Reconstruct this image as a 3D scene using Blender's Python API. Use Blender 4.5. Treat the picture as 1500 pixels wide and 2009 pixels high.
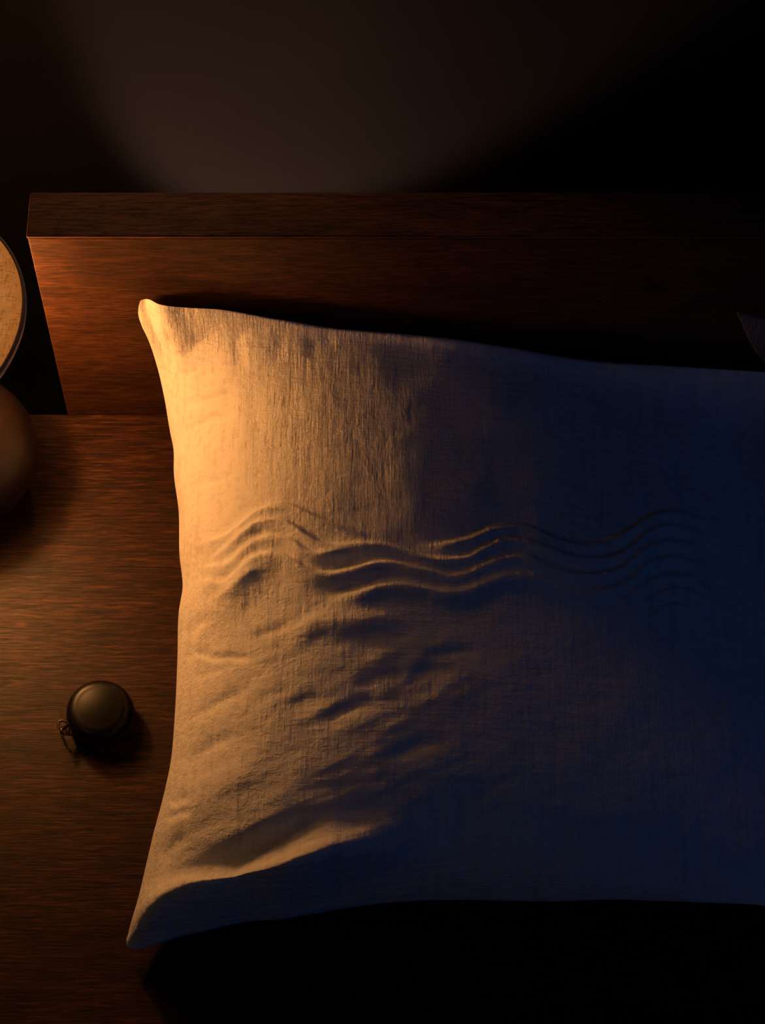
import bpy, bmesh, math, random
import numpy as np
from mathutils import Vector

random.seed(4)
S = bpy.context.scene
for o in list(bpy.data.objects):
    bpy.data.objects.remove(o, do_unlink=True)
COL = S.collection

# ------------------------------------------------------------------ camera
F = 4500.0                       # focal length in pixels of the 1500 x 2009 frame
CX, CY = 750.0, 1004.5
TH = math.atan(2525.5 / F)       # tilt off straight down
D = 1.755                        # distance to the deck along the view axis (m)
Z0 = 0.50                        # height of the wooden deck above the floor
CAM = np.array([0.0, -D * math.sin(TH), Z0 + D * math.cos(TH)])
cam = bpy.data.cameras.new('camera')
cam.sensor_fit = 'HORIZONTAL'
cam.sensor_width = 36.0
cam.lens = F / 1500.0 * 36.0
cam.clip_start = 0.05
co = bpy.data.objects.new('camera', cam)
co.location = CAM
co.rotation_euler = (TH, 0, 0)
COL.objects.link(co)
S.camera = co

# ------------------------------------------------------------------ light, world, exposure
S.view_settings.view_transform = 'Standard'
S.view_settings.look = 'None'
S.view_settings.exposure = 0.0
S.view_settings.gamma = 1.0
S.view_settings.use_curve_mapping = False

BULB_STRENGTH = 155.0            # warm bulb under the lamp shade
BULB_COLOR = (1.0, 0.425, 0.12)
SHADE_GLOW = 1.0

w = bpy.data.worlds.new('night')
S.world = w
w.use_nodes = True
w.node_tree.nodes['Background'].inputs[0].default_value = (0.05, 0.10, 0.42, 1)
w.node_tree.nodes['Background'].inputs[1].default_value = 0.004


def area(name, loc, target, size, power, color, spread=180):
    l = bpy.data.lights.new(name, 'AREA')
    l.shape = 'RECTANGLE'
    l.size, l.size_y = size
    l.energy = power
    l.color = color
    l.spread = math.radians(spread)
    o = bpy.data.objects.new(name, l)
    o.location = loc
    o.rotation_euler = (Vector(target) - Vector(loc)).to_track_quat('-Z', 'Y').to_euler()
    COL.objects.link(o)
    return o


def spot(name, loc, target, power, color, angle, blend, radius=0.05):
    l = bpy.data.lights.new(name, 'SPOT')
    l.energy = power
    l.color = color
    l.spot_size = math.radians(angle)
    l.spot_blend = blend
    l.shadow_soft_size = radius
    o = bpy.data.objects.new(name, l)
    o.location = loc
    o.rotation_euler = (Vector(target) - Vector(loc)).to_track_quat('-Z', 'Y').to_euler()
    COL.objects.link(o)
    return o


# moonlight falling in through a window on the right side of the room
area('moonlight_window', (1.9, -0.85, 1.35), (0.15, -0.05, Z0), (0.7, 0.8), 1.25, (0.03, 0.24, 1.0))
# unseen spot added low behind the headboard to shape the wall glow
spot('wall_glow_fill', (-0.238, 0.26, 0.03), (-0.03, 0.486, 0.54), 6.0, (1.0, 0.50, 0.31), 55, 0.5, 0.02)
# unseen spot added behind the headboard to brighten its cap
spot('cap_fill', (-0.22, 0.46, 0.95), (-0.14, 0.11, 0.73), 1.1, (1.0, 0.48, 0.20), 84, 1.0, 0.03)
# very dim warm fill added without a fixture, lifts shadows off black
area('shadow_fill', (-0.75, -0.65, 1.35), (-0.15, -0.1, Z0), (0.25, 0.25), 0.15, (1.0, 0.76, 0.62))


# ------------------------------------------------------------------ helpers
ST, CT = math.sin(TH), math.cos(TH)


def U(px, py, z=0.0):
    """real point at height z above the deck seen at the pixel (used to survey the photograph)"""
    px = np.asarray(px, float)
    py = np.asarray(py, float)
    z = np.asarray(z, float)
    dx = (px - CX) / F
    dy = -(py - CY) / F
    # camera axes: right=(1,0,0) up=(0,CT,ST) forward=(0,ST,-CT)
    wy = dy * CT + ST
    wz = dy * ST - CT
    k = (Z0 + z - CAM[2]) / wz
    return dx * k, CAM[1] + wy * k


def P(x, y, z):
    ry = y - CAM[1]
    rz = Z0 + z - CAM[2]
    f = ry * ST - rz * CT
    u = ry * CT + rz * ST
    return CX + F * x / f, CY - F * u / f


def tag(o, label=None, cat=None, group=None, kind=None):
    if label:
        o['label'] = label
    if cat:
        o['category'] = cat
    if group:
        o['group'] = group
    if kind:
        o['kind'] = kind
    return o


def empty(name, loc):
    o = bpy.data.objects.new(name, None)
    o.empty_display_size = 0.05
    o.location = loc
    COL.objects.link(o)
    return o


def link(name, me, mat, parent=None, smooth=True):
    o = bpy.data.objects.new(name, me)
    if mat:
        me.materials.append(mat)
    if smooth:
        me.polygons.foreach_set('use_smooth', [True] * len(me.polygons))
    COL.objects.link(o)
    if parent:
        o.parent = parent
        o.matrix_parent_inverse.identity()
    return o


def box_bm(bm, x0, x1, y0, y1, z0, z1):
    vs = [bm.verts.new((x, y, z)) for x in (x0, x1) for y in (y0, y1) for z in (z0, z1)]
    for f in ((0, 1, 3, 2), (4, 6, 7, 5), (0, 4, 5, 1), (2, 3, 7, 6), (0, 2, 6, 4), (1, 5, 7, 3)):
        bm.faces.new([vs[i] for i in f])
    return bm


def box(name, x0, x1, y0, y1, z0, z1, mat, parent=None, bevel=0.0, seg=3, origin=(0, 0, 0)):
    bm = bmesh.new()
    ox, oy, oz = origin
    box_bm(bm, x0 - ox, x1 - ox, y0 - oy, y1 - oy, z0 - oz, z1 - oz)
    if bevel:
        bmesh.ops.bevel(bm, geom=bm.edges[:], offset=bevel, segments=seg, affect='EDGES', profile=0.5)
    bmesh.ops.recalc_face_normals(bm, faces=bm.faces[:])
    me = bpy.data.meshes.new(name)
    bm.to_mesh(me)
    bm.free()
    o = link(name, me, mat, parent, smooth=False)
    return o


def lathe(name, prof, mat, parent=None, n=96, loc=(0, 0, 0)):
    """prof: list of (r, z) from bottom to top"""
    bm = bmesh.new()
    rings = []
    for r, z in prof:
        if r < 1e-6:
            rings.append([bm.verts.new((0, 0, z))])
        else:
            rings.append([bm.verts.new((r * math.cos(2 * math.pi * k / n), r * math.sin(2 * math.pi * k / n), z))
                          for k in range(n)])
    for a, b in zip(rings[:-1], rings[1:]):
        for k in range(n):
            k2 = (k + 1) % n
            if len(a) == 1 and len(b) == 1:
                continue
            if len(a) == 1:
                bm.faces.new((a[0], b[k2], b[k]))
            elif len(b) == 1:
                bm.faces.new((a[k], a[k2], b[0]))
            else:
                bm.faces.new((a[k], a[k2], b[k2], b[k]))
    bmesh.ops.recalc_face_normals(bm, faces=bm.faces[:])
    me = bpy.data.meshes.new(name)
    bm.to_mesh(me)
    bm.free()
    o = link(name, me, mat, parent)
    o.location = loc
    return o


def tube(name, pts, r, mat, parent=None, closed=False, n=14):
    pts = [Vector(p) for p in pts]
    bm = bmesh.new()
    rings = []
    m = len(pts)
    up = Vector((0.13, 0.2, 1)).normalized()
    for i, p in enumerate(pts):
        if closed:
            t = pts[(i + 1) % m] - pts[i - 1]
        else:
            t = pts[min(i + 1, m - 1)] - pts[max(i - 1, 0)]
        t.normalize()
        a = t.cross(up).normalized()
        b = a.cross(t).normalized()
        rings.append([bm.verts.new(p + r * (math.cos(2 * math.pi * k / n) * a + math.sin(2 * math.pi * k / n) * b))
                      for k in range(n)])
    pairs = list(zip(rings, rings[1:] + [rings[0]])) if closed else list(zip(rings[:-1], rings[1:]))
    for a, b in pairs:
        for k in range(n):
            bm.faces.new((a[k], a[(k + 1) % n], b[(k + 1) % n], b[k]))
    if not closed:
        bm.faces.new(rings[0])
        bm.faces.new(rings[-1])
    bmesh.ops.recalc_face_normals(bm, faces=bm.faces[:])
    me = bpy.data.meshes.new(name)
    bm.to_mesh(me)
    bm.free()
    return link(name, me, mat, parent)


def smooth_path(pts, per=12):
    """Catmull-Rom through the points"""
    pts = [Vector(p) for p in pts]
    out = []
    q = [pts[0]] + pts + [pts[-1]]
    for i in range(1, len(q) - 2):
        for k in range(per):
            t = k / per
            a, b, c, d = q[i - 1], q[i], q[i + 1], q[i + 2]
            out.append(0.5 * ((2 * b) + (c - a) * t + (2 * a - 5 * b + 4 * c - d) * t * t + (3 * b - a - 3 * c + d) * t ** 3))
    out.append(pts[-1])
    return out


# ------------------------------------------------------------------ materials
class NT:
    def __init__(self, name):
        self.m = bpy.data.materials.new(name)
        self.m.use_nodes = True
        self.t = self.m.node_tree
        self.b = self.t.nodes['Principled BSDF']

    def n(self, typ, **kw):
        nd = self.t.nodes.new(typ)
        for k, v in kw.items():
            setattr(nd, k, v)
        return nd

    def l(self, a, b):
        self.t.links.new(a, b)

    def coord(self, scale=(1, 1, 1), rot=(0, 0, 0), loc=(0, 0, 0)):
        tc = self.n('ShaderNodeTexCoord')
        mp = self.n('ShaderNodeMapping')
        mp.inputs['Scale'].default_value = scale
        mp.inputs['Rotation'].default_value = rot
        mp.inputs['Location'].default_value = loc
        self.l(tc.outputs['Object'], mp.inputs[0])
        return mp.outputs[0]

    def noise(self, vec, scale, detail=3, rough=0.55, dist=0.0):
        nd = self.n('ShaderNodeTexNoise')
        nd.inputs['Scale'].default_value = scale
        nd.inputs['Detail'].default_value = detail
        nd.inputs['Roughness'].default_value = rough
        nd.inputs['Distortion'].default_value = dist
        self.l(vec, nd.inputs['Vector'])
        return nd.outputs[0]

    def ramp(self, fac, stops):
        r = self.n('ShaderNodeValToRGB')
        cr = r.color_ramp
        while len(cr.elements) > 1:
            cr.elements.remove(cr.elements[0])
        cr.elements[0].position = stops[0][0]
        cr.elements[0].color = (*stops[0][1], 1)
        for p, c in stops[1:]:
            e = cr.elements.new(p)
            e.color = (*c, 1)
        self.l(fac, r.inputs[0])
        return r.outputs[0]

    def math(self, op, a, b=None):
        nd = self.n('ShaderNodeMath', operation=op)
        for i, v in enumerate((a, b)):
            if v is None:
                continue
            if isinstance(v, (int, float)):
                nd.inputs[i].default_value = v
            else:
                self.l(v, nd.inputs[i])
        return nd.outputs[0]

    def mix(self, fac, a, b, mode='MIX'):
        nd = self.n('ShaderNodeMix', data_type='RGBA', blend_type=mode)
        for sock, v in ((nd.inputs[0], fac), (nd.inputs[6], a), (nd.inputs[7], b)):
            if isinstance(v, (int, float)):
                sock.default_value = v
            elif isinstance(v, tuple):
                sock.default_value = (*v, 1)
            else:
                self.l(v, sock)
        return nd.outputs[2]

    def bump(self, h, strength, dist, normal=None):
        nd = self.n('ShaderNodeBump')
        nd.inputs['Strength'].default_value = strength
        nd.inputs['Distance'].default_value = dist
        self.l(h, nd.inputs['Height'])
        if normal is not None:
            self.l(normal, nd.inputs['Normal'])
        return nd.outputs[0]

    def set(self, **kw):
        for k, v in kw.items():
            s = self.b.inputs[k]
            if isinstance(v, (int, float)):
                s.default_value = v
            elif isinstance(v, tuple):
                s.default_value = (*v, 1)
            else:
                self.l(v, s)


def wood_mat(name, dark, mid, light, rough=0.42, bump=0.35, spec=0.35, axis='x', shift=(0, 0, 0)):
    m = NT(name)
    st = (1.0, 14.0, 14.0) if axis == 'x' else (14.0, 1.0, 14.0)
    st2 = (1.0, 26.0, 26.0) if axis == 'x' else (26.0, 1.0, 26.0)
    c1 = m.coord(tuple(v * 1.7 for v in st), loc=shift)
    c2 = m.coord(tuple(v * (2.2 if v == 1.0 else 1.25) for v in st2), loc=shift)
    cw = m.coord((1.2, 7.0, 7.0) if axis == 'x' else (7.0, 1.2, 7.0), loc=shift)
    broad = m.noise(cw, 4.0, 4, 0.6, 0.6)
    grain = m.noise(c1, 22.0, 5, 0.62, 0.5)
    fine = m.noise(c2, 34.0, 4, 0.7, 0.3)
    base = m.ramp(grain, [(0.32, dark), (0.50, mid), (0.68, light)])
    tint = m.ramp(broad, [(0.3, (0.62, 0.58, 0.55)), (0.7, (1.25, 1.2, 1.15))])
    col = m.mix(1.0, base, tint, 'MULTIPLY')
    pore = m.ramp(fine, [(0.38, (0.22, 0.19, 0.17)), (0.52, (1, 1, 1))])
    col = m.mix(0.9, col, pore, 'MULTIPLY')
    h = m.math('ADD', m.math('MULTIPLY', grain, 0.6), fine)
    m.set(**{'Base Color': col, 'Roughness': m.ramp(fine, [(0.3, (rough + .2,) * 3), (0.7, (rough,) * 3)]),
             'Specular IOR Level': spec, 'Normal': m.bump(h, bump, 0.0006)})
    return m.m


def linen_mat(name, color, seed=0.0):
    m = NT(name)
    fine = m.noise(m.coord((1, 1, 1), loc=(seed, 0, 0)), 420.0, 3, 0.6)
    warp = m.noise(m.coord((1.0, 0.09, 0.09), loc=(seed, 1, 0)), 900.0, 3, 0.65)    # threads running along y
    weft = m.noise(m.coord((0.09, 1.0, 1.0), loc=(seed, 2, 0)), 900.0, 3, 0.65)     # threads running along x
    slubv = m.noise(m.coord((1.0, 0.10, 0.10), loc=(seed, 3, 0)), 230.0, 2, 0.5)
    slubh = m.noise(m.coord((0.10, 1.0, 1.0), loc=(seed, 4, 0)), 230.0, 2, 0.5)
    crink = m.noise(m.coord((1.0, 1.0, 1.0), loc=(seed, 5, 0)), 42.0, 5, 0.6, 0.4)
    h = m.math('ADD', m.math('ADD', warp, weft), m.math('MULTIPLY', fine, 0.8))
    h2 = m.math('ADD', slubv, slubh)
    n1 = m.bump(crink, 0.7, 0.0032)
    n2 = m.bump(h2, 0.7, 0.0012, n1)
    n3 = m.bump(h, 0.70, 0.0008, n2)
    v = m.ramp(h2, [(0.75, (0.90, 0.89, 0.88)), (1.2, (1.04, 1.04, 1.04))])
    m.set(**{'Base Color': m.mix(1.0, color, v, 'MULTIPLY'), 'Roughness': 0.95, 'Specular IOR Level': 0.12,
             'Normal': n3, 'Sheen Weight': 0.08, 'Sheen Roughness': 0.5})
    return m.m


M = {}
M['deck_wood'] = wood_mat('dark_walnut_deck', (0.010, 0.0035, 0.002), (0.045, 0.0155, 0.0068), (0.115, 0.042, 0.017),
                          rough=0.34, spec=0.22, shift=(0.3, 0.7, 0))
M['head_wood'] = wood_mat('dark_walnut_headboard', (0.040, 0.013, 0.005), (0.080, 0.028, 0.009), (0.14, 0.053, 0.017),
                          rough=0.5, bump=0.25, shift=(3.1, 1.7, 0.4))
M['cap_wood'] = wood_mat('brightened_walnut_cap', (0.07, 0.022, 0.010), (0.20, 0.070, 0.026), (0.32, 0.12, 0.045),
                         rough=0.5, bump=0.4, shift=(7.1, 2.7, 1.4))  # cap colour lightened to stand in for light falling on the top
M['base_wood'] = wood_mat('turned_walnut', (0.008, 0.003, 0.002), (0.017, 0.007, 0.0045), (0.030, 0.013, 0.008),
                          rough=0.42, bump=0.12, spec=0.5, axis='y', shift=(1, 5, 2))
M['linen'] = linen_mat('washed_linen', (0.79, 0.755, 0.72))
M['linen_b'] = linen_mat('washed_linen_shaded', (0.10, 0.12, 0.17), 9.0)  # shade on the second pillow is put into its darkened colour

m = NT('night_wall_paint')
nz = m.noise(m.coord(), 6.0, 4, 0.6)
fz = m.noise(m.coord(), 160.0, 3, 0.6)
m.set(**{'Base Color': m.ramp(nz, [(0.3, (0.013, 0.0135, 0.017)), (0.7, (0.018, 0.018, 0.022))]), 'Roughness': 0.9,
         'Specular IOR Level': 0.2, 'Normal': m.bump(fz, 0.2, 0.001)})
M['wall'] = m.m

m = NT('dark_floorboards')
nz = m.noise(m.coord((1, 12, 12)), 12.0, 4, 0.6, 0.4)
m.set(**{'Base Color': m.ramp(nz, [(0.3, (0.004, 0.005, 0.012)), (0.7, (0.007, 0.008, 0.018))]), 'Roughness': 0.7,
         'Specular IOR Level': 0.2})
M['floor'] = m.m

m = NT('matte_black_plastic')
nz = m.noise(m.coord(), 900.0, 2, 0.5)
m.set(**{'Base Color': (0.006, 0.0055, 0.0055), 'Roughness': 0.36, 'Specular IOR Level': 0.28,
         'Normal': m.bump(nz, 0.05, 0.0002)})
M['black'] = m.m
m = NT('black_metal')
m.set(**{'Base Color': (0.10, 0.085, 0.075), 'Metallic': 0.9, 'Roughness': 0.28})
M['metal'] = m.m
m = NT('black_cord')
m.set(**{'Base Color': (0.015, 0.014, 0.014), 'Roughness': 0.8})
M['cord'] = m.m
m = NT('brass')
m.set(**{'Base Color': (0.45, 0.30, 0.14), 'Metallic': 1.0, 'Roughness': 0.35})
M['brass'] = m.m
m = NT('shade_rim_band')
m.set(**{'Base Color': (0.28, 0.23, 0.18), 'Roughness': 0.6})
M['rim'] = m.m
m = NT('shade_lining')
m.set(**{'Base Color': (0.75, 0.70, 0.60), 'Roughness': 0.9})
M['lining'] = m.m

# glowing woven shade: the cloth passes the light of the bulb under it
m = NT('glowing_woven_shade')
rot = (0, 0, math.radians(38))
wv = m.noise(m.coord((1, 0.12, 1), rot), 900.0, 3, 0.6)
wh = m.noise(m.coord((0.12, 1, 1), rot), 900.0, 3, 0.6)
sp = m.noise(m.coord(), 60.0, 4, 0.6)
hh = m.math('ADD', wv, wh)
tc = m.n('ShaderNodeTexCoord')
ln = m.n('ShaderNodeVectorMath', operation='LENGTH')
m.l(tc.outputs['Object'], ln.inputs[0])
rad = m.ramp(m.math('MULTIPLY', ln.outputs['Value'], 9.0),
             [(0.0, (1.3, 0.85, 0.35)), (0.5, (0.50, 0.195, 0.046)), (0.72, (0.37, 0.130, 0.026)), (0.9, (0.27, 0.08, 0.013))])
tex = m.ramp(hh, [(0.75, (0.62, 0.58, 0.55)), (1.25, (1.2, 1.2, 1.2))])
tex2 = m.ramp(sp, [(0.3, (0.8, 0.78, 0.76)), (0.55, (1.05, 1.05, 1.05))])
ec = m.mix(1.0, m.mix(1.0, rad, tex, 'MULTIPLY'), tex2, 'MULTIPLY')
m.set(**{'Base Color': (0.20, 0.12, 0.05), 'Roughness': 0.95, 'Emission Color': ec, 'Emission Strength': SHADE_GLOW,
         'Normal': m.bump(hh, 0.5, 0.0006)})
M['shade'] = m.m
m = NT('lit_bulb')
m.set(**{'Base Color': (0.9, 0.8, 0.6), 'Emission Color': BULB_COLOR, 'Emission Strength': BULB_STRENGTH})
M['bulb'] = m.m

# ------------------------------------------------------------------ the setting
YB = float(U(400, 812, 0)[1])          # front face of the headboard = back edge of the deck
XL = float(U(132, 812, 0)[0])          # left end of the headboard
HB = 0.2346                            # headboard height above the deck
HT = 0.0375                            # headboard thickness
GAP = 0.36                             # the bed stands a little off the wall
YW = YB + HT + GAP
wl = tag(box('wall_back', -2.2, 2.6, YW, YW + 0.12, -0.02, 2.6, M['wall']), 'dark plain wall behind the headboard', kind='structure')
fl = tag(box('floor', -2.2, 2.6, -2.2, YW + 0.12, -0.10, 0.0, M['floor']), 'dark floor under the bed', kind='structure')

# ------------------------------------------------------------------ bed: broad wooden platform with headboard
bed = empty('platform_bed', (0, 0, 0))
tag(bed, 'dark walnut platform bed with a broad bare wooden deck under the pillow', 'bed')
head = empty('headboard', (0, 0, 0))
tag(head, 'low dark walnut headboard with a flat cap, standing behind the pillow', 'headboard')
XD0 = -0.78
XR = 1.25
dk = box('deck', XD0, XR, -1.35, YB, Z0 - 0.045, Z0, M['deck_wood'], bed, 0.0015)
tag(dk, 'bare dark walnut deck with fine horizontal grain')
hb = box('headboard_panel', XL, XR, YB + 0.0004, YB + HT, 0.0, Z0 + HB - 0.0035, M['head_wood'], head, 0.001)
tag(hb, 'upright walnut headboard panel')
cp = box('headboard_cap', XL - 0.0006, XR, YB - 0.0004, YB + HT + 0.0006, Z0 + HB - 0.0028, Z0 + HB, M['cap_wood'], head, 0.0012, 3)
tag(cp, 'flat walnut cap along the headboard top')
box('plinth', XD0 + 0.10, XR - 0.06, -1.28, YB - 0.05, 0.10, Z0 - 0.045, M['head_wood'], bed, 0.002)
for sx in (XD0 + 0.14, XR - 0.18):
    for sy in (-1.24, YB - 0.16):
        box('leg', sx, sx + 0.07, sy, sy + 0.07, 0.0, 0.10, M['head_wood'], bed, 0.003)


# ------------------------------------------------------------------ pillow builder
def arr(pts):
    return np.array(pts, float)


def resample(pts, t):
    """curve through points (rows), by chord length, smoothed, at parameters t in 0..1"""
    p = arr(pts)
    dd = np.sqrt(((p[1:, :2] - p[:-1, :2]) ** 2).sum(1))
    s = np.concatenate([[0], np.cumsum(dd)])
    s /= s[-1]
    out = np.zeros((len(t), p.shape[1]))
    # monotone-ish cubic (finite-difference Hermite)
    for c in range(p.shape[1]):
        y = p[:, c]
        mm = np.gradient(y, s)
        i = np.clip(np.searchsorted(s, t) - 1, 0, len(s) - 2)
        h = s[i + 1] - s[i]
        u = (t - s[i]) / h
        out[:, c] = ((2 * u ** 3 - 3 * u ** 2 + 1) * y[i] + (u ** 3 - 2 * u ** 2 + u) * h * mm[i]
                     + (-2 * u ** 3 + 3 * u ** 2) * y[i + 1] + (u ** 3 - u ** 2) * h * mm[i + 1])
    return out


def param(n, k=0.55):
    a = np.linspace(0, 1, n)
    return (1 - k) * a + k * 0.5 * (1 - np.cos(math.pi * a))


def pillow_mesh(name, left, right, top, bottom, n_s, n_t, thick, wrinkle, mat, under=0.55, power=0.5, lift=8.0, fall=0.0):
    """left/right/top/bottom: seam curves of surveyed points (px, py, z above deck).
    top & bottom run left to right, left & right run bottom to top"""
    s = param(n_s)
    t = param(n_t)

    def real(c, tt):
        q = resample(c, tt)
        x, y = U(q[:, 0], q[:, 1], q[:, 2])
        return np.stack([x, y, q[:, 2]], 1)
    cb, ct = real(bottom, s), real(top, s)
    cl, cr = real(left, t), real(right, t)
    Sg, Tg = np.meshgrid(s, t)           # rows: t
    Q = ((1 - Tg)[..., None] * cb[None] + Tg[..., None] * ct[None]
         + (1 - Sg)[..., None] * cl[:, None] + Sg[..., None] * cr[:, None]
         - ((1 - Sg) * (1 - Tg))[..., None] * cb[0] - (Sg * (1 - Tg))[..., None] * cb[-1]
         - ((1 - Sg) * Tg)[..., None] * ct[0] - (Sg * Tg)[..., None] * ct[-1])
    # the seam plane lies flat and only turns up close to the headboard
    Wg = Tg ** lift
    Vg = np.minimum(Tg / 0.25, 1.0)
    Vg = 0.5 * Vg + 0.5 * Tg
    mid = np.full_like(Tg, 0.042)
    sz = (1 - Sg) * cl[:, 2][:, None] + Sg * cr[:, 2][:, None]
    bz = cb[None, :, 2] - ((1 - s) * cb[0, 2] + s * cb[-1, 2])[None]
    tz = ct[None, :, 2] - ((1 - s) * ct[0, 2] + s * ct[-1, 2])[None]
    Q[..., 2] = sz + bz * (1 - Tg) ** 4 + tz * Wg
    a_ = np.clip(1 - np.abs(2 * Sg - 1) ** 2.4, 0, 1)
    b_ = np.clip(1 - np.abs(2 * Tg - 1) ** np.where(Tg > 0.5, 3.4, np.interp(Sg, [0, 0.28, 0.5, 1], [13, 11, 5.0, 4.5])), 0, 1)
    prof = a_ ** power * b_ ** power
    # rim turns over tightly, corners pinch flat
    prof = prof * (0.35 + 0.65 * (1 - (1 - np.clip(prof, 0, 1)) ** 2.6))
    up = thick * prof * (1 - fall * np.clip((Sg - 0.16) / 0.84, 0, 1) ** 1.5) * np.interp(Tg, [0, 0.15, 0.6, 0.84, 1], [0.86, 0.86, 1, 1.1, 1.1])
    X, Y = Q[..., 0], Q[..., 1]
    Zt = Q[..., 2] + up
    PX, PY = P(X, Y, Zt)
    edge = np.clip(prof * 2.2, 0, 1)
    Zt = Zt + wrinkle(PX, PY, Sg, Tg) * edge
    Zb = np.maximum(Q[..., 2] - up * under, 0.0012)
    Zt = np.maximum(Zt, Zb + 0.0002)
    # assemble: top sheet + bottom sheet sharing the rim
    nt, ns = X.shape
    top_v = np.stack([X, Y, Z0 + Zt], -1).reshape(-1, 3)
    bot_v = np.stack([X, Y, Z0 + Zb], -1).reshape(-1, 3)
    rim = np.zeros((nt, ns), bool)
    rim[0] = rim[-1] = True
    rim[:, 0] = rim[:, -1] = True
    idx_t = np.arange(nt * ns).reshape(nt, ns)
    inner = ~rim
    idx_b = idx_t.copy()
    idx_b[inner] = nt * ns + np.arange(inner.sum())
    verts = np.concatenate([top_v, bot_v.reshape(nt, ns, 3)[inner]])

    def quads(ix, flip):
        a, b, c, d = ix[:-1, :-1], ix[:-1, 1:], ix[1:, 1:], ix[1:, :-1]
        q = (a, b, c, d) if not flip else (a, d, c, b)
        return np.stack(q, -1).reshape(-1, 4)
    faces = np.concatenate([quads(idx_t, False), quads(idx_b, True)])
    me = bpy.data.meshes.new(name)
    me.vertices.add(len(verts))
    me.vertices.foreach_set('co', verts.astype(np.float32).ravel())
    me.loops.add(faces.size)
    me.loops.foreach_set('vertex_index', faces.astype(np.int32).ravel())
    me.polygons.add(len(faces))
    me.polygons.foreach_set('loop_start', np.arange(0, faces.size, 4, dtype=np.int32))
    me.update(calc_edges=True)
    me.validate()
    me.polygons.foreach_set('use_smooth', np.ones(len(me.polygons), bool))
    me.materials.append(mat)
    o = bpy.data.objects.new(name, me)
    COL.objects.link(o)
    return o


def ridge(px, py, pts, amp, wu, wd, taper=60, taper_r=None):
    """fold whose crest follows y=c(x): steep towards the headboard (wu), long towards the foot (wd)"""
    p = arr(pts)
    xs = np.linspace(p[0, 0], p[-1, 0], 400)
    ys = np.interp(xs, p[:, 0], p[:, 1])
    k = np.hanning(31)
    k /= k.sum()
    step = xs[1] - xs[0]
    nk = max(3, int(34 / step) | 1)
    k = np.hanning(nk + 2)[1:-1]
    k /= k.sum()
    ys = np.convolve(np.pad(ys, nk // 2, mode='reflect', reflect_type='odd'), k, 'valid')
    c = np.interp(px, xs, ys)
    sl = np.gradient(ys, step)
    cs = 1 / np.sqrt(1 + np.interp(px, xs, sl) ** 2)
    u = (py - c) * cs
    tr = taper if taper_r is None else taper_r
    a = np.clip((px - p[0, 0]) / taper, 0, 1) * np.clip((p[-1, 0] - px) / tr, 0, 1)
    a = a * a * (3 - 2 * a)
    g = np.where(u < 0, np.exp(-(u / wu) ** 2), np.exp(-(u / wd) ** 2))
    return amp * a * g


def crease(px, py, pts, amp, w, fade=0.25):
    """gaussian furrow (amp<0) or welt (amp>0) along any polyline"""
    p = arr(pts)
    best = np.full(px.shape, 1e9)
    tt = np.zeros(px.shape)
    dd = np.sqrt(((p[1:] - p[:-1]) ** 2).sum(1))
    cum = np.concatenate([[0], np.cumsum(dd)])
    for i in range(len(p) - 1):
        a, b = p[i], p[i + 1]
        ab = b - a
        L2 = (ab ** 2).sum()
        q = np.clip(((px - a[0]) * ab[0] + (py - a[1]) * ab[1]) / L2, 0, 1)
        d2 = (px - a[0] - q * ab[0]) ** 2 + (py - a[1] - q * ab[1]) ** 2
        m_ = d2 < best
        best = np.where(m_, d2, best)
        tt = np.where(m_, (cum[i] + q * dd[i]) / cum[-1], tt)
    f = np.clip(tt / fade, 0, 1) * np.clip((1 - tt) / fade, 0, 1)
    f = f * f * (3 - 2 * f)
    return amp * f * np.exp(-best / (w * w))


def vnoise(x, y, seed):
    """smooth value noise"""
    rs = np.random.RandomState(seed)
    tab = rs.rand(256, 256)
    xi = np.floor(x).astype(int)
    yi = np.floor(y).astype(int)
    fx = x - xi
    fy = y - yi
    fx = fx * fx * fx * (fx * (fx * 6 - 15) + 10)
    fy = fy * fy * fy * (fy * (fy * 6 - 15) + 10)
    g = lambda a, b: tab[a % 256, b % 256]
    return ((g(xi, yi) * (1 - fx) + g(xi + 1, yi) * fx) * (1 - fy)
            + (g(xi, yi + 1) * (1 - fx) + g(xi + 1, yi + 1) * fx) * fy) - 0.5


def z3(pts):      # points surveyed in the 2.679x close-up of the left waves
    return [(340 + a / 2.679, 940 + b / 2.679) for a, b in pts]


def z4(pts):      # points surveyed in the 2.5x close-up of the right waves
    return [(900 + a / 2.5, 940 + b / 2.5) for a, b in pts]


def z5(pts):      # lower left close-up
    return [(220 + a / 2.586, 1440 + b / 2.586) for a, b in pts]


def z6(pts):      # upper left close-up
    return [(250 + a / 2.727, 560 + b / 2.727) for a, b in pts]


C1 = z3([(60, 375), (110, 352), (160, 345), (230, 340), (300, 308), (360, 255), (430, 195), (500, 165), (560, 155),
         (620, 160), (700, 198), (760, 226), (860, 258), (960, 290), (1040, 315), (1120, 330)])
C2 = z3([(110, 455), (220, 425), (290, 385), (350, 330), (400, 290), (450, 250), (520, 238), (580, 242), (640, 275),
         (700, 320), (760, 355), (850, 372), (940, 366), (1000, 360), (1080, 358), (1180, 378), (1260, 405),
         (1330, 430), (1400, 440)]) + z4([(0, 405), (60, 392), (120, 355), (200, 318), (280, 308), (340, 320),
         (400, 345), (480, 375), (560, 400), (640, 412), (720, 405), (790, 385), (850, 350), (910, 290), (980, 252),
         (1060, 244), (1140, 258), (1220, 290), (1330, 320)])
C3 = z3([(70, 510), (150, 482), (240, 492), (310, 460), (370, 400), (430, 350), (500, 325), (560, 325), (620, 345),
         (680, 395), (740, 420), (820, 410), (900, 395), (960, 392)])
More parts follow.
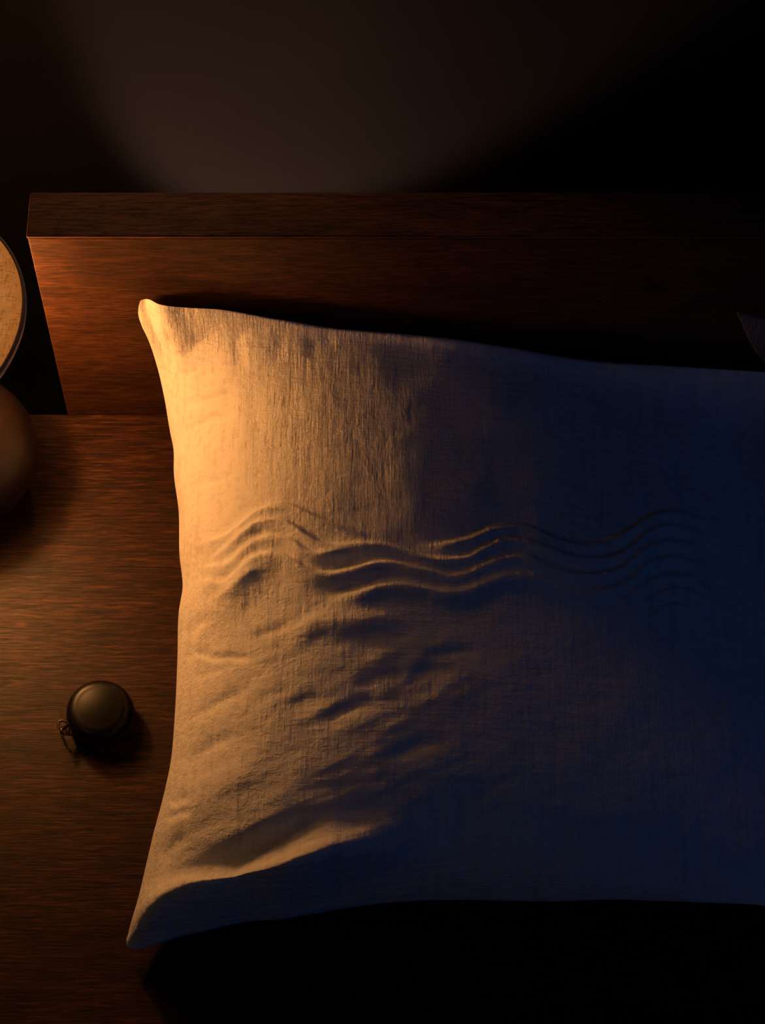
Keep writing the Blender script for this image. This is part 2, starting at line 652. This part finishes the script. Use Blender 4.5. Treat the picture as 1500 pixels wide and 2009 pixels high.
C4 = z3([(60, 575), (120, 556), (180, 562), (240, 585), (300, 560), (360, 500), (420, 440), (490, 415), (560, 420),
         (620, 450), (680, 490), (740, 515), (830, 520), (920, 500), (1000, 478), (1060, 460), (1130, 455),
         (1200, 465), (1280, 490), (1360, 510), (1440, 525)]) + z4([(0, 485), (60, 472), (120, 440), (200, 405),
         (280, 390), (340, 400), (400, 435), (480, 465), (560, 482), (640, 488), (720, 480), (790, 460), (850, 420),
         (910, 365), (980, 328), (1050, 318), (1130, 330), (1200, 360), (1300, 420)])
C5 = z3([(90, 700), (170, 675), (250, 650), (320, 600), (380, 540), (440, 503), (500, 490), (560, 500)])
C6 = z3([(740, 680), (800, 660), (900, 635), (1000, 610), (1080, 580), (1160, 568), (1230, 570), (1300, 590),
         (1400, 610)]) + z4([(0, 570), (60, 558), (140, 520), (220, 490), (300, 480), (350, 490), (420, 520),
         (500, 548), (580, 566), (660, 570), (740, 556), (800, 538), (860, 500), (920, 440), (990, 408), (1060, 398),
         (1140, 415), (1220, 455), (1330, 505)])
C7 = z3([(540, 900), (600, 850), (650, 820), (720, 775), (800, 752), (900, 750), (1000, 748), (1100, 745),
         (1200, 730), (1300, 715)])
D1 = z3([(1240, 355), (1320, 362), (1400, 358)]) + z4([(0, 315), (60, 300), (120, 270), (180, 247), (260, 235),
         (320, 240), (380, 265), (460, 305), (540, 330), (620, 338), (700, 328), (760, 305), (830, 270), (900, 215),
         (980, 180), (1060, 172), (1130, 182), (1210, 212), (1300, 245)])
D5 = z4([(740, 650), (770, 635), (830, 600), (890, 550), (950, 505), (1020, 483), (1090, 480), (1160, 500), (1230, 545), (1320, 590)])
D6 = z4([(790, 700), (810, 688), (870, 655), (940, 600), (1000, 562), (1070, 550), (1130, 560), (1200, 590), (1300, 640)])
D7 = z4([(870, 735), (900, 712), (960, 660), (1020, 635), (1080, 628), (1150, 640), (1230, 680)])
E1 = z5([(60, 900), (180, 800), (300, 705), (450, 615), (600, 540), (750, 450), (880, 370), (1000, 300), (1200, 190)])
E2 = z5([(20, 1010), (130, 950), (250, 880), (400, 845), (520, 870), (650, 832), (800, 745), (900, 705), (1060, 640), (1200, 590)])
E0 = z5([(140, 560), (250, 480), (380, 400), (520, 300), (700, 190), (900, 110)])


def main_wrinkles(px, py, s, t):
    mm = 0.001
    h = np.zeros_like(px)
    R = lambda *a, **k: ridge(px, py, *a, **k)
    h += R(C1, 3.2 * mm, 9, 20, taper=70, taper_r=120)
    h += R(C2, 3.6 * mm, 9, 19, taper=80, taper_r=160)
    h += R(C3, 3.6 * mm, 9, 18, taper=60, taper_r=70)
    h += R(C4, 4.2 * mm, 9, 21, taper=60, taper_r=160)
    h += R(C5, 3.0 * mm, 12, 34, taper=60, taper_r=60)
    h += R(C6, 4.0 * mm, 11, 21, taper=110, taper_r=160)
    h *= np.interp(px, [400, 600, 750, 1000], [1.9, 1.6, 1.1, 1.0])
    h += R(C7, 4.2 * mm, 22, 24, taper=80, taper_r=120)
    h += R(D1, 2.8 * mm, 8, 20, taper=90, taper_r=110)
    h += R(D5, 2.6 * mm, 8, 19, taper=60, taper_r=110)
    h += R(D6, 2.4 * mm, 8, 19, taper=60, taper_r=110)
    h += R(D7, 2.0 * mm, 8, 18, taper=60, taper_r=90)
    h += R(E1, 3.2 * mm, 38, 34, taper=90, taper_r=190)
    h += R([(230, 1850), (290, 1820), (375, 1797), (471, 1790), (568, 1756), (660, 1714), (780, 1670), (880, 1640)], 43.0 * mm, 58, 26, taper=50, taper_r=330)
    h += R(E2, 2.0 * mm, 34, 34, taper=70, taper_r=160)
    h += R(E0, 4.0 * mm, 34, 34, taper=80, taper_r=160)
    K = lambda pts, a, w_, f=0.25: crease(px, py, pts, 1.7 * a * mm, w_, f)
    # corner gathers, upper left
    h += K(z6([(560, 150), (470, 195), (380, 262), (320, 340), (290, 430)]), -3.2, 18)
    h += K(z6([(250, 330), (215, 420), (190, 520)]), -1.8, 10)
    h += K(z6([(130, 170), (210, 230), (250, 330)]), -1.6, 14)
    h += K(z6([(610, 200), (590, 290), (600, 400), (610, 470)]), -1.1, 13)
    h += K(z6([(830, 220), (820, 330), (800, 420)]), -0.6, 16)
    h += K(z6([(1120, 260), (1010, 320), (960, 400)]), -0.7, 20)
    h += K(z6([(220, 520), (280, 480), (400, 440)]), -1.2, 8)
    h += K(z6([(240, 680), (300, 640), (450, 600), (600, 565)]), -1.3, 8)
    h += K(z6([(260, 830), (320, 770), (420, 715), (600, 680)]), -1.6, 8)
    # left hem puckers
    for (pts, a, w_) in [
        ([(350, 965), (400, 945), (460, 935)], -1.4, 8), ([(360, 1260), (385, 1225), (410, 1205)], -2.6, 11),
        ([(355, 1300), (380, 1275), (430, 1290)], -1.8, 9), ([(400, 1290), (450, 1285), (500, 1290)], -1.8, 8),
        ([(350, 1345), (400, 1320), (470, 1300)], -1.0, 10), ([(350, 1420), (420, 1380), (500, 1340)], -1.6, 12),
        ([(490, 1250), (540, 1235), (570, 1225)], -1.2, 10), ([(330, 1580), (350, 1568), (375, 1560)], -2.4, 11),
        ([(320, 1608), (345, 1600), (380, 1590)], -2.2, 10), ([(310, 1690), (340, 1660), (370, 1640)], -2.0, 14),
        ([(345, 1510), (400, 1470), (470, 1430)], -1.8, 14), 
        ([(820, 1290), (880, 1280), (940, 1270)], -1.2, 11), ([(800, 1325), (850, 1310), (900, 1315)], -1.4, 13),
        ([(690, 1350), (760, 1320), (800, 1320)], -1.0, 12), ([(620, 1420), (700, 1380), (760, 1370)], -1.2, 16),
        ([(560, 1395), (600, 1370), (640, 1365)], -1.0, 14), ([(740, 1500), (820, 1460), (900, 1440)], -1.4, 18),
        ([(460, 1820), (560, 1790), (700, 1765)], -1.6, 9),
    ]:
        h += crease(px, py, pts, 1.4 * a * mm, w_, 0.3)
    # long shallow pull folds running up to the right, and cloth unevenness
    ca, sa = math.cos(math.radians(24)), math.sin(math.radians(24))
    u = px * ca - py * sa
    v = px * sa + py * ca
    wv = 1.0 / (1 + np.exp(-(py - 1230) / 60))
    h += vnoise(u / 170, v / 40, 3) * 2.0 * mm * wv * np.clip((1150 - px) / 300, 0.1, 1) * np.clip(1.3 - (px - 350) / 800, 0.25, 1)
    h += vnoise(u / 70, v / 17, 5) * 0.8 * mm * wv * np.clip((1150 - px) / 300, 0.1, 1)
    h += vnoise(px / 90, py / 90, 8) * 1.6 * mm
    h += vnoise(px / 34, py / 30, 9) * 0.45 * mm
    return h


def headz(py, clear=0.006):
    """height at which a point seen at row py stands just in front of the headboard"""
    z = np.linspace(0, 0.26, 400)
    _, y = U(CX, py, z)
    k = np.argmax(y < YB - clear)
    return float(z[k])


TOP = [(272, 600), (276, 590), (286, 587), (310, 597), (365, 606), (430, 612), (480, 622), (530, 636), (600, 652), (660, 664), (740, 671),
       (850, 677), (930, 684), (1000, 692), (1100, 706), (1200, 714), (1300, 718), (1400, 724), (1500, 730), (1520, 731)]
TOP = [(a, b, headz(b, 0.012 if i > 2 else 0.004) + 0.000) for i, (a, b) in enumerate(TOP)]
BOT = [(250, 1857, .010), (255, 1861, .010), (265, 1862, .010), (300, 1855, .012), (350, 1838, .015), (400, 1826, .018), (450, 1813, .022),
       (500, 1804, .024), (550, 1801, .026), (600, 1792, .028), (700, 1776, .030), (800, 1767, .032), (900, 1765, .033),
       (1000, 1767, .034), (1100, 1768, .034), (1200, 1765, .034), (1300, 1768, .032), (1400, 1772, .030),
       (1500, 1778, .026), (1580, 1800, .020)]
LEFT = [BOT[0], (248, 1848, .011), (252, 1830, .013), (272, 1760, .020), (286, 1700, .026), (300, 1640, .031), (320, 1565, .035), (334, 1500, .037),
        (343, 1400, .039), (348, 1290, .040), (351, 1200, .041), (358, 1155, .041), (352, 1090, .042), (350, 1000, .043),
        (341, 930, .045), (340, 880, .048), (334, 850, .051), (322, 780, .064), (306, 712, .088), (290, 665, headz(665, .006)), (277, 637, headz(637, .005)), (271, 615, headz(615, .004)), TOP[0]]
RIGHT = [BOT[-1], (1562, 1650, .032), (1555, 1500, .038), (1550, 1300, .042), (1548, 1100, .044), (1540, 950, .044),
         (1526, 820, .050), TOP[-1]]
pil = pillow_mesh('pillow', LEFT, RIGHT, TOP, BOT, 620, 640, 0.097, main_wrinkles, M['linen'], fall=0.80)
tag(pil, 'large pale linen pillow with wave-shaped creases, lying on the walnut deck against the headboard', 'pillow',
    'linen pillows')


def second_wrinkles(px, py, s, t):
    return (vnoise(px / 60, py / 40, 21) * 4 + vnoise(px / 22, py / 30, 22) * 1.2) * 0.001


T2 = [(1443, 612), (1470, 618), (1560, 640), (1750, 668), (2000, 672), (2250, 650), (2420, 616)]
T2 = [(a, b, headz(b, 0.006)) for a, b in T2]
B2 = [(1700, 1820, .014), (1800, 1780, .024), (2000, 1765, .032), (2300, 1780, .024), (2480, 1850, .012)]
L2 = [B2[0], (1690, 1650, .026), (1690, 1400, .036), (1690, 1150, .042), (1670, 950, .052), (1630, 850, .060), (1560, 770, .070), (1488, 700, .090), T2[0]]
R2 = [B2[-1], (2440, 1600, .028), (2400, 1200, .042), (2390, 900, .06), T2[-1]]
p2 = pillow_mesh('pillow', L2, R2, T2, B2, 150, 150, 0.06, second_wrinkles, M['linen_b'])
tag(p2, 'second pillow at the right edge of the bed, shade put into its dark cloth colour, only a corner showing', 'pillow', 'linen pillows')

# ------------------------------------------------------------------ table lamp, left
LX, LY = [float(v) for v in U(-93, 890, 0.043)]
lamp = empty('table_lamp', (LX, LY, Z0))
tag(lamp, 'low bedside lamp with glowing woven disc shade on a round dark wood base', 'lamp')
RB, BB = 0.0640, 0.052
prof = [(0.0, 0.0), (0.030, 0.0)]
for k in range(0, 33):
    a = math.radians(-62 + (62 + 80) * k / 32)
    prof.append((RB * math.cos(a), 0.0455 + BB * math.sin(a)))
prof += [(0.0, prof[-1][1] + 0.0004)]
base = lathe('lamp_base', prof, M['base_wood'], lamp)
tag(base, 'rounded dark turned wood base')
TILT = math.radians(-7)
stem = lathe('stem', [(0, .092), (.0055, .092), (.0055, .138), (.010, .139), (.010, .155), (0, .155)], M['brass'], lamp, 32)
BZ = 0.176
bulb = lathe('bulb', [(0, -.023), (.008, -.0215), (.014, -.018), (.0185, -.010), (.0200, 0), (.0180, .009), (.012, .0155), (0, .019)],
             M['bulb'], lamp, 40, loc=(-.004, 0, BZ))
# shade: shallow dish, right side tipped up a little
RS = 0.100
dome = [(RS * (1 - (k / 20.0)), 0.010 * (1 - (1 - k / 20.0) ** 2)) for k in range(21)]
SZ = 0.228
sh = lathe('lamp_shade', [(0, .0080)] + [(r - .002 if r > .01 else r, z - .002) for r, z in dome[::-1][1:]] + dome, M['shade'], lamp, 128, loc=(-.0185, -.004, SZ))
tag(sh, 'glowing tan woven disc shade')
rim = lathe('shade_rim', [(RS - .0012, -.0050), (RS + .0006, -.0050), (RS + .0010, -.0030), (RS + .0010, .0002), (RS + .0002, .0008), (RS - .0012, .0006), (RS - .0012, -.0050)],
            M['rim'], sh, 128)
tag(rim, 'thin grey edge band')
lin = lathe('shade_lining', [(RS - .0016, -.0030), (RS - .012, -.0005), (0.012, .0055), (0, .0056), ], M['lining'], sh, 96)
sh.rotation_euler = (0, TILT, 0)
harp = tube('shade_holder', smooth_path([(0, .009, .148), (-.004, .028, .160), (-.006, .030, .205), (-.012, .010, .228), (-.014, 0, .233)], 8), .0012, M['brass'], lamp)

# ------------------------------------------------------------------ earbud case
EX, EY = [float(v) for v in U(199, 1411, 0)]
case = empty('earbud_case', (EX, EY, Z0))
tag(case, 'small round matte black earbud case with a clip, left of the pillow', 'case')
RC = 0.0242
body = [(0, 0), (.015, 0), (.0195, .0010), (.0228, .0042), (RC, .0085), (RC + .0002, .0112), (RC - .0002, .0116), (0, .0116)]
lathe('case_body', body, M['black'], case, 96)
lid = [(0, .0120), (RC - .0010, .0120), (RC - .0004, .0124), (RC - .0004, .0140)]
for k in range(1, 15):
    a = math.radians(90 * k / 14)
    lid.append((RC - .0004 - .0085 * (1 - math.cos(a)), .0145 + .0072 * math.sin(a)))
r_ = lid[-1][0]
for k in range(1, 9):
    q = k / 8
    lid.append((r_ * (1 - q), .0217 + .0014 * (1 - (1 - q) ** 2)))
lathe('case_lid', lid, M['black'], case, 96)
ang = math.radians(212)
ca_, sa_ = math.cos(ang), math.sin(ang)


def cp_(r, s_, z):
    return (ca_ * r - sa_ * s_, sa_ * r + ca_ * s_, z)


loop = [cp_(RC - .002, -.004, .0105), cp_(RC + .002, -.0030, .0125), cp_(RC + .0058, -.0012, .0150), cp_(RC + .0062, .0012, .0145), cp_(RC + .002, .0032, .0110), cp_(RC - .002, .004, .0100)]
clip = tube('clip', smooth_path(loop, 8), .0013, M['metal'], case)
tag(clip, 'small shiny dark metal clip')
ring = []
for k in range(40):
    a = 2 * math.pi * k / 40
    ring.append(cp_(RC + .0035 + .0015 + .0035 * math.cos(a) - .0025, -.006 + .0065 * math.sin(a), .0075 + .0030 * math.sin(a)))
rg = tube('ring', ring, .0009, M['metal'], case, closed=True)
tag(rg, 'thin dark metal ring')
q_ = [U(a, b, 0.0016) for a, b in ((146, 1412), (141, 1425), (146, 1445), (153, 1462), (163, 1474), (174, 1473), (179, 1462), (171, 1450), (166, 1436))]
tube('cord_loop', smooth_path([(float(a) - EX, float(b) - EY, .0016 + (.004 if i_ in (0, 8) else 0)) for i_, (a, b) in enumerate(q_)], 8), .0012, M['cord'], case)
seam = [((RC + .0001) * math.cos(2 * math.pi * k / 96), (RC + .0001) * math.sin(2 * math.pi * k / 96), .0117) for k in range(96)]
sm_ = tube('seam_glint_ring', seam, .00042, M['metal'], case, closed=True, n=8)  # metal ring added to draw a highlight along the lid seam
tag(sm_, 'thin metal ring added as the highlight along the seam')
